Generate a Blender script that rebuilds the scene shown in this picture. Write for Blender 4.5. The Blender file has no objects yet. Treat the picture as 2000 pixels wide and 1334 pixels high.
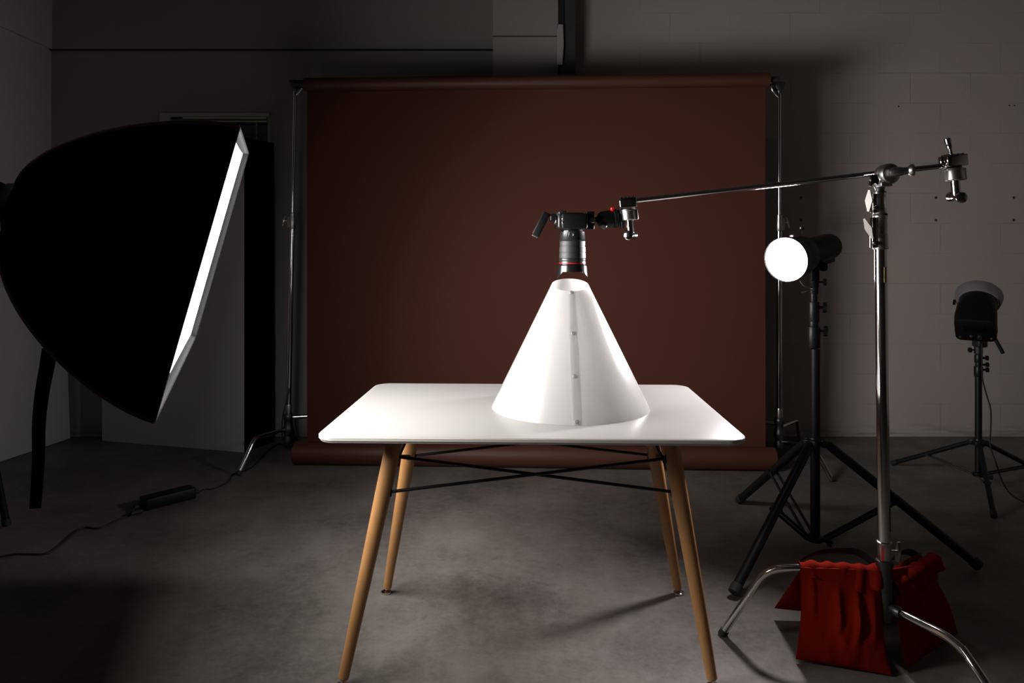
import bpy, math, random
from mathutils import Vector as V, Matrix, noise
random.seed(7)
F = 1363.0; HZ = 494.0; CH = 1.25
scn = bpy.context.scene
COL = scn.collection

def at(px, py, D):
    """a point of the room, measured in the photograph, at distance D"""
    return V(((px-1000)*D/F, D, CH+(HZ-py)*D/F))

# ------------------------------------------------------------------ materials
MAT = {}
def nt(name):
    m = bpy.data.materials.new(name); m.use_nodes = True
    n = m.node_tree.nodes; l = m.node_tree.links
    b = n.get('Principled BSDF')
    MAT[name] = m
    return m, n, l, b
def P(name, col, rough=.5, metal=0, spec=.5, bump=0, bscale=200, var=0, vscale=8, coat=0, stretch=None, transl=0):
    m, n, l, b = nt(name)
    b.inputs['Base Color'].default_value = (*col, 1)
    b.inputs['Roughness'].default_value = rough
    b.inputs['Metallic'].default_value = metal
    b.inputs['Specular IOR Level'].default_value = spec
    b.inputs['Coat Weight'].default_value = coat
    b.inputs['Coat Roughness'].default_value = .1
    tc = n.new('ShaderNodeTexCoord'); mp = n.new('ShaderNodeMapping')
    l.new(tc.outputs['Object'], mp.inputs['Vector'])
    if stretch: mp.inputs['Scale'].default_value = stretch
    if var:
        t = n.new('ShaderNodeTexNoise'); t.inputs['Scale'].default_value = vscale; t.inputs['Detail'].default_value = 6
        l.new(mp.outputs[0], t.inputs['Vector'])
        mx = n.new('ShaderNodeMix'); mx.data_type = 'RGBA'
        mx.inputs['A'].default_value = (*[c*(1-var) for c in col], 1); mx.inputs['B'].default_value = (*[min(1, c*(1+var)) for c in col], 1)
        l.new(t.outputs['Fac'], mx.inputs['Factor']); l.new(mx.outputs['Result'], b.inputs['Base Color'])
    if bump:
        t = n.new('ShaderNodeTexNoise'); t.inputs['Scale'].default_value = bscale; t.inputs['Detail'].default_value = 3
        l.new(mp.outputs[0], t.inputs['Vector'])
        bp = n.new('ShaderNodeBump'); bp.inputs['Strength'].default_value = bump; bp.inputs['Distance'].default_value = .002
        l.new(t.outputs['Fac'], bp.inputs['Height']); l.new(bp.outputs[0], b.inputs['Normal'])
    if transl:
        tr = n.new('ShaderNodeBsdfTranslucent'); tr.inputs['Color'].default_value = (*col, 1)
        ms = n.new('ShaderNodeMixShader'); ms.inputs[0].default_value = transl
        l.new(b.outputs[0], ms.inputs[1]); l.new(tr.outputs[0], ms.inputs[2]); l.new(ms.outputs[0], n['Material Output'].inputs['Surface'])
    return m
def E(name, col, s):
    m, n, l, b = nt(name)
    b.inputs['Base Color'].default_value = (.8, .8, .8, 1)
    b.inputs['Emission Color'].default_value = (*col, 1); b.inputs['Emission Strength'].default_value = s
    return m

SOFTW = 24.0; LAMPW = 23.0; SOFT = 9.0; LAMP = 25.0
P('table_white', (.29, .283, .277), .30, spec=.35)
P('table_edge_lightened', (.46, .43, .39), .45)  # paler than the top: colour makes up for weak light on the edge
P('beech', (.39, .195, .072), .42, var=.28, vscale=9, stretch=(6, 6, .6), bump=.15, bscale=60)
def cone_mat():
    m, n, l, b = nt('cone_white')
    d_ = n.new('ShaderNodeBsdfDiffuse'); d_.inputs[0].default_value = (.70, .70, .70, 1)
    t_ = n.new('ShaderNodeBsdfTranslucent'); t_.inputs[0].default_value = (.985, .98, .975, 1)
    m1 = n.new('ShaderNodeMixShader'); m1.inputs[0].default_value = .88; l.new(d_.outputs[0], m1.inputs[1]); l.new(t_.outputs[0], m1.inputs[2])
    g_ = n.new('ShaderNodeBsdfGlossy'); g_.inputs['Roughness'].default_value = .24
    f_ = n.new('ShaderNodeFresnel'); f_.inputs[0].default_value = 1.4
    m2 = n.new('ShaderNodeMixShader'); l.new(f_.outputs[0], m2.inputs[0]); l.new(m1.outputs[0], m2.inputs[1]); l.new(g_.outputs[0], m2.inputs[2])
    l.new(m2.outputs[0], n['Material Output'].inputs['Surface'])
cone_mat()
P('chrome', (.62, .61, .60), .10, 1)
P('wing', (.45, .43, .41), .5, .6)
P('chrome_worn', (.46, .44, .41), .34, 1, var=.25, vscale=60)
P('cast', (.10, .10, .10), .42, .9)
P('black_metal', (.007, .007, .008), .42, spec=.35)
P('black_plastic', (.005, .005, .0055), .5, spec=.22, bump=.1, bscale=900)
P('black_gloss', (.008, .008, .009), .22)
P('rubber', (.014, .014, .014), .7)
P('ribbed', (.016, .016, .016), .55)
P('lens_body', (.018, .018, .018), .3)
P('red_plastic', (.62, .01, .015), .3)
P('red_canvas', (.22, .0105, .0035), .9, spec=.05, bump=.35, bscale=700, var=.12, vscale=12)
P('webbing', (.006, .006, .006), .85, bump=.4, bscale=700)
P('softbox_black', (.0035, .0035, .0038), .95, spec=.05)
P('softbox_piping', (.10, .022, .008), .45)
P('softbox_lip', (.020, .019, .020), .9, bump=.8, bscale=420, var=.35, vscale=300)
P('softbox_inside', (.7, .7, .7), .4)
P('backdrop', (.074, .0215, .0125), .82, spec=.25, var=.04, vscale=2, bump=.06, bscale=500)
P('backdrop_roll', (.070, .023, .014), .55, spec=.35)
P('foam_white', (.52, .50, .53), .7, var=.04)
P('foam_black', (.004, .004, .004), .95, spec=.05)
P('foam_edge', (.4, .4, .4), .8)
P('grey_board', (.34, .34, .33), .8, var=.08, vscale=3)
P('blind', (.14, .14, .11), .5)
P('rail_highlight', (.92, .88, .74), .6)  # near white, highlight of the head rail put into the colour
P('casing', (.50, .50, .42), .6)
P('chain', (.80, .80, .76), .3)
P('glass_dark', (.01, .01, .012), .05)
P('steel_col', (.055, .055, .055), .6, var=.2)
P('bracket_white', (.42, .38, .37), .7)
P('screw', (.55, .54, .53), .35)
P('rivet', (.24, .235, .23), .4)
P('sticker_gold', (.35, .24, .09), .5, var=.7, vscale=220)
P('sticker_dark', (.02, .02, .02), .6)
P('sticker_red', (.5, .03, .03), .5)
P('print', (.45, .45, .45), .6)
P('grey_metal', (.25, .25, .25), .4, .8)
P('reflector', (.30, .28, .31), .35, .5)
P('screen', (.002, .002, .002), .1)
E('diffuser', (1, .975, .955), SOFT)
E('lamp_glass', (1, .95, .97), LAMP)

def wall_material(name, base, blocks):
    m, n, l, b = nt(name)
    b.inputs['Roughness'].default_value = .62; b.inputs['Specular IOR Level'].default_value = .3
    tc = n.new('ShaderNodeTexCoord'); sx = n.new('ShaderNodeSeparateXYZ'); cx = n.new('ShaderNodeCombineXYZ')
    l.new(tc.outputs['Object'], sx.inputs[0])
    big = n.new('ShaderNodeTexNoise'); big.inputs['Scale'].default_value = 1.6; big.inputs['Detail'].default_value = 8
    l.new(tc.outputs['Object'], big.inputs['Vector'])
    mix = n.new('ShaderNodeMix'); mix.data_type = 'RGBA'
    mix.inputs['A'].default_value = (*[c*.9 for c in base], 1); mix.inputs['B'].default_value = (*[c*1.08 for c in base], 1)
    l.new(big.outputs['Fac'], mix.inputs['Factor'])
    col = mix.outputs['Result']
    fine = n.new('ShaderNodeTexNoise'); fine.inputs['Scale'].default_value = 38; fine.inputs['Detail'].default_value = 5
    l.new(tc.outputs['Object'], fine.inputs['Vector'])
    h = fine.outputs['Fac']
    bp = n.new('ShaderNodeBump'); bp.inputs['Strength'].default_value = .25; bp.inputs['Distance'].default_value = .004
    if blocks:
        br = n.new('ShaderNodeTexBrick'); br.inputs['Scale'].default_value = 1
        br.inputs['Brick Width'].default_value = .4091; br.inputs['Row Height'].default_value = .2049
        br.inputs['Mortar Size'].default_value = .005; br.inputs['Mortar Smooth'].default_value = .7
        br.inputs['Color1'].default_value = (1, 1, 1, 1); br.inputs['Color2'].default_value = (1, 1, 1, 1); br.inputs['Mortar'].default_value = (0, 0, 0, 1)
        ax = n.new('ShaderNodeMath'); ax.operation = 'ADD'; ax.inputs[1].default_value = 40*.4091-2.917-.2045
        az = n.new('ShaderNodeMath'); az.operation = 'ADD'; az.inputs[1].default_value = 20*.2049-1.2465
        l.new(sx.outputs['X'], ax.inputs[0]); l.new(sx.outputs['Z'], az.inputs[0])
        l.new(ax.outputs[0], cx.inputs['X']); l.new(az.outputs[0], cx.inputs['Y']); l.new(cx.outputs[0], br.inputs['Vector'])
        # joints are only faintly filled, in places painted over
        pt = n.new('ShaderNodeTexNoise'); pt.inputs['Scale'].default_value = 2.7; pt.inputs['Detail'].default_value = 4
        l.new(tc.outputs['Object'], pt.inputs['Vector'])
        rmp = n.new('ShaderNodeMapRange'); rmp.inputs['From Min'].default_value = .42; rmp.inputs['From Max'].default_value = .62
        l.new(pt.outputs['Fac'], rmp.inputs['Value'])
        inv = n.new('ShaderNodeMath'); inv.operation = 'MULTIPLY'; l.new(br.outputs['Fac'], inv.inputs[0]); l.new(rmp.outputs[0], inv.inputs[1])
        ml = n.new('ShaderNodeMath'); ml.operation = 'MULTIPLY'; ml.inputs[1].default_value = .27; l.new(inv.outputs[0], ml.inputs[0])
        m2 = n.new('ShaderNodeMix'); m2.data_type = 'RGBA'; m2.inputs['B'].default_value = (*[c*.35 for c in base], 1)
        l.new(ml.outputs[0], m2.inputs['Factor']); l.new(col, m2.inputs['A']); col = m2.outputs['Result']
        hh = n.new('ShaderNodeMath'); hh.operation = 'MULTIPLY_ADD'; hh.inputs[1].default_value = -.7
        l.new(inv.outputs[0], hh.inputs[0]); l.new(fine.outputs['Fac'], hh.inputs[2]); h = hh.outputs[0]
        # dark scuffs and chips
    sp = n.new('ShaderNodeTexNoise'); sp.inputs['Scale'].default_value = 9; sp.inputs['Detail'].default_value = 10; sp.inputs['Roughness'].default_value = .75
    mp = n.new('ShaderNodeMapping'); mp.inputs['Scale'].default_value = (1, 1, 1.8); l.new(tc.outputs['Object'], mp.inputs['Vector']); l.new(mp.outputs[0], sp.inputs['Vector'])
    r2 = n.new('ShaderNodeMapRange'); r2.inputs['From Min'].default_value = .70; r2.inputs['From Max'].default_value = .76; r2.inputs['To Max'].default_value = .6
    l.new(sp.outputs['Fac'], r2.inputs['Value'])
    m3 = n.new('ShaderNodeMix'); m3.data_type = 'RGBA'; m3.inputs['B'].default_value = (*[c*.3 for c in base], 1)
    l.new(r2.outputs[0], m3.inputs['Factor']); l.new(col, m3.inputs['A']); col = m3.outputs['Result']
    # scuffed band of dirt low on the wall
    r3 = n.new('ShaderNodeMapRange'); r3.inputs['From Min'].default_value = .10; r3.inputs['From Max'].default_value = .0; r3.inputs['To Max'].default_value = .55
    l.new(sx.outputs['Z'], r3.inputs['Value'])
    dn = n.new('ShaderNodeTexNoise'); dn.inputs['Scale'].default_value = 5; dn.inputs['Detail'].default_value = 7
    mq = n.new('ShaderNodeMapping'); mq.inputs['Scale'].default_value = (1, 1, 7); l.new(tc.outputs['Object'], mq.inputs['Vector']); l.new(mq.outputs[0], dn.inputs['Vector'])
    r4 = n.new('ShaderNodeMapRange'); r4.inputs['From Min'].default_value = .45; r4.inputs['From Max'].default_value = .6; l.new(dn.outputs['Fac'], r4.inputs['Value'])
    mm = n.new('ShaderNodeMath'); mm.operation = 'MULTIPLY'; l.new(r3.outputs[0], mm.inputs[0]); l.new(r4.outputs[0], mm.inputs[1])
    m4 = n.new('ShaderNodeMix'); m4.data_type = 'RGBA'; m4.inputs['B'].default_value = (*[c*.3 for c in base], 1)
    l.new(mm.outputs[0], m4.inputs['Factor']); l.new(col, m4.inputs['A']); col = m4.outputs['Result']
    l.new(h, bp.inputs['Height']); l.new(bp.outputs[0], b.inputs['Normal']); l.new(col, b.inputs['Base Color'])
wall_material('block_wall', (.47, .415, .385), True)
wall_material('plaster', (.34, .315, .30), False)
wall_material('plaster_light', (.46, .43, .41), False)
P('left_plaster', (.52, .49, .50), .7, var=.04)
P('ceiling', (.12, .12, .12), .8)
P('dark_wall', (.10, .095, .09), .8)

def floor_material():
    m, n, l, b = nt('concrete')
    tc = n.new('ShaderNodeTexCoord')
    def nz(s, d, r=.5, sc=(1, 1, 1)):
        t = n.new('ShaderNodeTexNoise'); t.inputs['Scale'].default_value = s; t.inputs['Detail'].default_value = d; t.inputs['Roughness'].default_value = r
        mp = n.new('ShaderNodeMapping'); mp.inputs['Scale'].default_value = sc
        l.new(tc.outputs['Object'], mp.inputs['Vector']); l.new(mp.outputs[0], t.inputs['Vector']); return t.outputs['Fac']
    def rng(v, a, c, lo=0, hi=1):
        r = n.new('ShaderNodeMapRange'); r.inputs['From Min'].default_value = a; r.inputs['From Max'].default_value = c
        r.inputs['To Min'].default_value = lo; r.inputs['To Max'].default_value = hi; l.new(v, r.inputs['Value']); return r.outputs[0]
    def mix(f, A, B):
        x = n.new('ShaderNodeMix'); x.data_type = 'RGBA'; l.new(f, x.inputs['Factor'])
        for k, q in (('A', A), ('B', B)):
            if isinstance(q, tuple): x.inputs[k].default_value = (*q, 1)
            else: l.new(q, x.inputs[k])
        return x.outputs['Result']
    c = mix(rng(nz(2.2, 9, .62), .35, .68), (.068, .059, .052), (.165, .147, .134))
    c = mix(rng(nz(26, 10, .8), .40, .64, 0, .42), c, (.21, .19, .175))
    c = mix(rng(nz(34, 10, .8, (1, 1.3, 1)), .52, .68, 0, .45), c, (.055, .048, .043))
    c = mix(rng(nz(9, 8, .7), .5, .75, 0, .45), c, (.185, .170, .160))
    c = mix(rng(nz(5.5, 9, .7), .60, .72, 0, .5), c, (.050, .044, .040))
    c = mix(rng(nz(60, 6, .8), .62, .75, 0, .5), c, (.22, .205, .195))
    vo = n.new('ShaderNodeTexVoronoi'); vo.feature = 'DISTANCE_TO_EDGE'; vo.inputs['Scale'].default_value = .55
    wn = n.new('ShaderNodeTexNoise'); wn.inputs['Scale'].default_value = 2.5; wn.inputs['Detail'].default_value = 5
    l.new(tc.outputs['Object'], wn.inputs['Vector'])
    va = n.new('ShaderNodeVectorMath'); va.operation = 'MULTIPLY_ADD'; va.inputs[1].default_value = (.5, .5, .5)
    l.new(wn.outputs['Color'], va.inputs[0]); l.new(tc.outputs['Object'], va.inputs[2]); l.new(va.outputs[0], vo.inputs['Vector'])
    c = mix(rng(vo.outputs['Distance'], .004, .0, 0, .12), c, (.06, .055, .05))
    l.new(c, b.inputs['Base Color'])
    l.new(rng(nz(6, 6), .3, .7, .42, .60), b.inputs['Roughness'])
    b.inputs['Specular IOR Level'].default_value = .35
    bp = n.new('ShaderNodeBump'); bp.inputs['Strength'].default_value = .12; bp.inputs['Distance'].default_value = .003
    l.new(nz(70, 5, .7), bp.inputs['Height']); l.new(bp.outputs[0], b.inputs['Normal'])
floor_material()

# ------------------------------------------------------------------ geometry
def basis(ax, up=None):
    a = V(ax).normalized()
    u = V(up) if up else (V((0, 0, 1)) if abs(a.z) < .9 else V((0, 1, 0)))
    x = u.cross(a).normalized(); y = a.cross(x)
    return x, y, a
class MB:
    def __init__(s): s.v = []; s.f = []
    def add(s, vs, fs):
        k = len(s.v); s.v += [V(p) for p in vs]; s.f += [tuple(i+k for i in f) for f in fs]; return s
    def box(s, c, size, R=None, bev=0):
        """box with chamfered vertical-and-horizontal edges; R = (x,y,z) axes"""
        X, Y, Z = R if R else (V((1, 0, 0)), V((0, 1, 0)), V((0, 0, 1)))
        c = V(c); a, b, h = size[0]/2, size[1]/2, size[2]/2
        if bev <= 0:
            vs = [c+X*i*a+Y*j*b+Z*k*h for i in (-1, 1) for j in (-1, 1) for k in (-1, 1)]
            return s.add(vs, [(0, 1, 3, 2), (4, 6, 7, 5), (0, 4, 5, 1), (2, 3, 7, 6), (0, 2, 6, 4), (1, 5, 7, 3)])
        r = min(bev, a*.99, b*.99, h*.99); rings = []
        def ring(off, z):
            o = []
            for (sx, sy, st) in ((1, 1, 0), (-1, 1, 90), (-1, -1, 180), (1, -1, 270)):
                for q in (0, 30, 60, 90):
                    t = math.radians(st+q); rr = max(r-off, 1e-4)
                    o.append(c+X*(sx*(a-r)+rr*math.cos(t))+Y*(sy*(b-r)+rr*math.sin(t))+Z*z)
            return o
        for off, z in ((r, -h), (r*.3, -h+r*.3), (0, -h+r), (0, h-r), (r*.3, h-r*.3), (r, h)):
            rings.append(ring(off, z))
        return s.loft(rings)
    def loft(s, rings, cap=(True, True), closed=True):
        m = len(rings[0]); vs = [p for r in rings for p in r]; fs = []
        for i in range(len(rings)-1):
            for j in range(m if closed else m-1):
                k = (j+1) % m
                fs.append((i*m+j, i*m+k, (i+1)*m+k, (i+1)*m+j))
        if cap[0]: fs.append(tuple(range(m))[::-1])
        if cap[1]: fs.append(tuple(range((len(rings)-1)*m, len(rings)*m)))
        return s.add(vs, fs)
    def lathe(s, o, ax, prof, seg=24, cap=(True, True), ex=1, up=None):
        x, y, a = basis(ax, up); o = V(o)
        return s.loft([[o+a*t+(x*math.cos(2*math.pi*k/seg)*ex+y*math.sin(2*math.pi*k/seg))*r for k in range(seg)] for t, r in prof], cap)
    def cyl(s, p, q, r, r2=None, seg=20, bev=0):
        p, q = V(p), V(q); L = (q-p).length; r2 = r if r2 is None else r2
        pr = [(0, r-bev), (bev, r), (L-bev, r2), (L, r2-bev)] if bev else [(0, r), (L, r2)]
        return s.lathe(p, q-p, pr, seg)
    def tube(s, pts, r, seg=14, cap=True, flat=1, up=None):
        pts = [V(p) for p in pts]; n = len(pts); rr = r if isinstance(r, (list, tuple)) else [r]*n
        prev = None; rings = []
        for i in range(n):
            t = (pts[min(i+1, n-1)]-pts[max(i-1, 0)]).normalized()
            if prev is None: x, y, _ = basis(t, up)
            else:
                x = (prev-t*prev.dot(t)).normalized(); y = t.cross(x)
            prev = x
            rings.append([pts[i]+(x*math.cos(2*math.pi*k/seg)+y*math.sin(2*math.pi*k/seg)*flat)*rr[i] for k in range(seg)])
        return s.loft(rings, (cap, cap))
    def prism(s, poly, o, X, Y, Z, th):
        o = V(o); X, Y, Z = V(X), V(Y), V(Z)
        return s.loft([[o+X*a+Y*b+Z*z for a, b in poly] for z in (-th/2, th/2)])
    def build(s, name, mat, parent=None, sharp=35, **tags):
        org = V((0, 0, 0)); r = parent
        while r is not None:
            org = org+r.location; r = r.parent
        if parent is None:
            xs = [p.x for p in s.v]; ys = [p.y for p in s.v]; zs = [p.z for p in s.v]
            org = V(((min(xs)+max(xs))/2, (min(ys)+max(ys))/2, min(zs)))
            if tags.get('kind') == 'structure': org = V((0, 0, 0))
        me = bpy.data.meshes.new(name); me.from_pydata([p-org for p in s.v], [], s.f)
        import bmesh
        bm = bmesh.new(); bm.from_mesh(me); bmesh.ops.recalc_face_normals(bm, faces=bm.faces); bm.to_mesh(me); bm.free()
        me.polygons.foreach_set('use_smooth', [True]*len(me.polygons)); me.set_sharp_from_angle(angle=math.radians(sharp))
        me.materials.append(MAT[mat])
        ob = bpy.data.objects.new(name, me); COL.objects.link(ob)
        if parent is not None: ob.parent = parent
        else: ob.location = org
        for k, v in tags.items(): ob[k] = v
        return ob
def smooth(pts, n=8):
    pts = [V(p) for p in pts]; out = []
    for i in range(len(pts)-1):
        p0 = pts[max(i-1, 0)]; p1 = pts[i]; p2 = pts[i+1]; p3 = pts[min(i+2, len(pts)-1)]
        for k in range(n):
            t = k/n
            out.append(.5*((2*p1)+(p2-p0)*t+(2*p0-5*p1+4*p2-p3)*t*t+(3*p1-p0-3*p2+p3)*t**3))
    out.append(pts[-1]); return out
def bend(pts, r=.05, n=7):
    """polyline with rounded corners"""
    pts = [V(p) for p in pts]; out = [pts[0]]
    for i in range(1, len(pts)-1):
        a = pts[i]+(pts[i-1]-pts[i]).normalized()*r; b = pts[i]+(pts[i+1]-pts[i]).normalized()*r
        for k in range(n+1):
            t = k/n; out.append(a*(1-t)**2+pts[i]*2*t*(1-t)+b*t*t)
    out.append(pts[-1]); return out
def thing(name, loc, label, cat, group=None):
    o = bpy.data.objects.new(name, None); COL.objects.link(o); o.location = V(loc)
    o.empty_display_size = .05
    o['label'] = label; o['category'] = cat
    if group: o['group'] = group
    return o
X_, Y_, Z_ = V((1, 0, 0)), V((0, 1, 0)), V((0, 0, 1))
def ST(mb, name, mat): return mb.build(name, mat, None, kind='structure')

# ------------------------------------------------------------------ the room
WY = 4.75; LX = -3.137; RX = 4.6; BY = -3.2; CZ = 3.7
ST(MB().box(((LX+RX)/2, (WY+BY)/2, -.05), (RX-LX+.4, WY-BY+.4, .1)), 'floor', 'concrete')
ST(MB().box(((LX+RX)/2, (WY+BY)/2, CZ+.05), (RX-LX+.4, WY-BY+.4, .1)), 'ceiling', 'ceiling')
ST(MB().box((LX-.1, (WY+BY)/2, CZ/2), (.2, WY-BY+.4, CZ)), 'wall_left', 'left_plaster')
ST(MB().box((RX+.1, (WY+BY)/2, CZ/2), (.2, WY-BY+.4, CZ)), 'wall_right', 'block_wall')
ST(MB().box(((LX+RX)/2, BY-.1, CZ/2), (RX-LX+.4, .2, CZ)), 'wall_front', 'dark_wall')
# back wall: block work on the right, plaster with a window on the left
WX0, WX1, WZ0, WZ1 = -2.387, -1.645, .95, 2.198
ST(MB().box(((.37+RX)/2, WY+.1, CZ/2), (RX-.37, .2, CZ)), 'wall_back', 'block_wall')
w = MB()
w.box(((LX+WX0)/2, WY+.1, CZ/2), (WX0-LX, .2, CZ)); w.box(((WX1+.37)/2, WY+.1, CZ/2), (.37-WX1, .2, CZ))
w.box(((WX0+WX1)/2, WY+.1, WZ0/2), (WX1-WX0, .2, WZ0)); w.box(((WX0+WX1)/2, WY+.1, (WZ1+CZ)/2), (WX1-WX0, .2, CZ-WZ1))
ST(w, 'wall_back_plaster', 'plaster')
ST(MB().box(((LX-.13)/2, WY-.011, (2.633+CZ)/2), (-.13-LX, .022, CZ-2.633)), 'trim_1', 'plaster')       # upper wallboard
ST(MB().box((LX+.011, (WY+BY)/2, (2.633+CZ)/2), (.022, WY-BY-.03, CZ-2.633)), 'trim_2', 'left_plaster')
ST(MB().box(((LX-.13)/2, WY-.012, 2.628), (-.13-LX, .023, .006)), 'trim_3', 'sticker_dark')              # dark seam
p = MB().box((.09, WY-.05, 1.345), (.435, .1, 2.69)); p.box((.09, WY-.05, (2.70+CZ)/2), (.435, .1, CZ-2.70))
ST(p, 'trim_5', 'plaster_light')                                                                         # pier
ST(MB().box((.09, WY-.04, 2.695), (.43, .08, .012)), 'trim_6', 'sticker_dark')
c = MB(); c.box((.366, WY-.10, CZ/2), (.010, .17, CZ)); c.box((.366, WY-.19, CZ/2), (.092, .012, CZ)); c.box((.366, WY-.01, CZ/2), (.092, .012, CZ))
ST(c, 'trim_7', 'steel_col')                                                                             # steel column
ST(MB().box((.322, WY-.20, 2.85), (.03, .02, .22)).box((.30, WY-.20, 2.73), (.012, .02, .02)), 'trim_8', 'sticker_dark')
ST(MB().prism([(-.02, -.13), (.014, -.13), (.022, 0), (.018, .13), (-.016, .13), (-.02, .1)], (.312, WY-.222, 2.60), X_, Z_, Y_, .02), 'trim_9', 'bracket_white')
# anchor holes in the block wall
an = MB()
for px in (1564, 1828, 1980):
    for py in (386, 430):
        q = at(px, py, WY); an.cyl(q-Y_*.002, q+Y_*.001, .0085, seg=12)
for px, py in ((1755, 208), (1971, 206), (1981, 206)):
    q = at(px, py, WY); an.cyl(q-Y_*.002, q+Y_*.001, .005, seg=10)
ST(an, 'trim_10', 'sticker_dark')

# window and its casing
wf = MB()
wf.box((WX0+.035, WY-.012, (WZ0+WZ1)/2), (.07, .024, WZ1-WZ0)); wf.box(((WX0+.07+WX1)/2, WY-.0115, WZ1-.0125), (WX1-WX0-.07, .023, .025))
wf.box(((WX0+.07+WX1)/2, WY-.012, WZ0+.03), (WX1-WX0-.07, .03, .06)); wf.box((WX1-.01, WY+.055, (WZ0+WZ1)/2), (.02, .1, WZ1-WZ0-.03))
win = ST(wf, 'window_1', 'casing')
MB().box(((WX0+WX1)/2, WY+.12, (WZ0+WZ1)/2), (WX1-WX0, .006, WZ1-WZ0)).build('window_pane', 'glass_dark', win)
bl = thing('window_blind', ((WX0+WX1)/2+.02, WY, WZ0+.1), 'closed blind with head rail, painted edge highlights and bead chains at the small back window', 'blind')
bx0 = WX0+.075; bx1 = WX1-.02
MB().box(((bx0+bx1)/2, WY+.005, WZ1-.052), (bx1-bx0, .03, .030)).build('head_rail', 'blind', bl)
hx0 = at(360, 231, WY).x
for z0, xo in ((at(0, 231.5, WY).z, hx0), (at(0, 238.5, WY).z, hx0-.07)):
    MB().tube([(xo, WY-.020, z0), (bx1, WY-.020, z0)], .0042, 8).build('rail_edge', 'rail_highlight', bl)  # bright lines standing in for highlights along the head rail
sl = MB()
zz = WZ1-.09
while zz > WZ0+.08:
    sl.box(((bx0+bx1)/2, WY+.012, zz), (bx1-bx0, .002, .026), (X_, V((0, .95, .31)), V((0, -.31, .95)))); zz -= .022
sl.build('slats', 'blind', bl)
for px in (380, 502):
    cm = MB(); x = at(px, 0, WY).x; z = WZ1-.07
    k = 0
    while z > (WZ0+.35 if px == 502 else 1.75):
        cm.lathe((x+.002*(k % 2), WY-.012, z), Z_, [(0, .001), (.002, .0045), (.008, .0045), (.010, .001)], 8); z -= .0135; k += 1
    cm.build('bead_chain', 'chain', bl)

# ------------------------------------------------------------------ boards
vf = thing('v_flat', at(475, 882, 4.39), 'tall V-flat of one pale and one black foam board standing left of the backdrop', 'V-flat')
a = V((-2.725, 4.66, 0)); b = V((-1.684, 4.39, 0)); d = (b-a).normalized(); nn = V((-d.y, d.x, 0))
MB().box((a+b)/2+Z_*.985, ((b-a).length, .03, 1.97), (d, nn, Z_)).build('white_panel', 'foam_white', vf, label='pale grey-white panel facing the room')
b2 = V((-1.584, 4.62, 0)); d2 = (b2-b).normalized(); n2 = V((-d2.y, d2.x, 0))
MB().box((b+b2)/2+Z_*.988+n2*0, ((b2-b).length, .02, 1.975), (d2, n2, Z_)).build('black_panel', 'foam_black', vf, label='black panel folded back')
fb = MB(); q0 = V((-3.085, 4.05, 0)); q1 = V((-2.985, 4.70, 0)); dd = (q1-q0).normalized(); up = V((-.035, 0, 1)).normalized(); q0 = q0-dd*.9
q0 = V((-3.085, 4.05, 0))
fb.box((q0+q1)/2+up*.52+Z_*.002, ((q1-q0).length, .02, 1.04), (dd, up.cross(dd), up))
fb.build('foam_board', 'foam_white', None, label='white foam board leaning low against the left wall', category='foam board')
gb = MB(); g0 = at(1440, 268, 4.62); g1 = at(1521, 268, 4.62)
gb.box(((g0.x+g1.x)/2, 4.64, g0.z/2), (g1.x-g0.x, .02, g0.z), (X_, V((0, 1, -.02)).normalized(), V((0, .02, 1)).normalized()))
gb.build('grey_board', 'grey_board', None, label='narrow grey board leaning on the block wall behind the right edge of the backdrop', category='board')

# ------------------------------------------------------------------ paper backdrop
LP = V((-1.233, 4.20, 0)); RP = V((1.482, 4.08, 0)); bd = (RP-LP).normalized(); bn = V((bd.y, -bd.x, 0))   # bn towards camera
bk = thing('paper_backdrop', (LP+RP)/2, 'wide brown seamless paper backdrop hanging between two chrome stands behind the table', 'backdrop')
ZT = 2.262
s = MB(); rings = []
NX = 40
def sheet_pt(i, z, off):
    t = i/NX; return LP.lerp(RP, t)+bn*(off+.004*math.sin(t*9+z))+Z_*z
zs = [ZT]+[ZT-.1*k for k in range(1, 22)]+[.075]
front = [[sheet_pt(i, z, 0) for i in range(NX+1)] for z in zs]
back = [[p-bn*.0012 for p in r] for r in front]
s.loft([f+b_[::-1] for f, b_ in zip(front, back)])
s.build('paper_sheet', 'backdrop', bk)
tr_ = .040
cL = LP+bn*(tr_+.003)+Z_*(ZT-.010); cR = RP+bd*.007+bn*(tr_+.003)+Z_*(ZT-.010)
MB().cyl(cL, cR, tr_, seg=32, bev=.002).build('top_roll', 'backdrop_roll', bk)
MB().cyl(cL-bd*.06, cR+bd*.05, .019, seg=16).build('roll_core', 'cast', bk)
r2 = .066
bL = LP-bd*.05-bn*(-r2-.002)+Z_*r2; bR = RP+bd*.03+bn*(r2+.002)+Z_*r2
MB().cyl(bL, bR, r2, seg=40, bev=.003).build('bottom_roll', 'backdrop_roll', bk)

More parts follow.
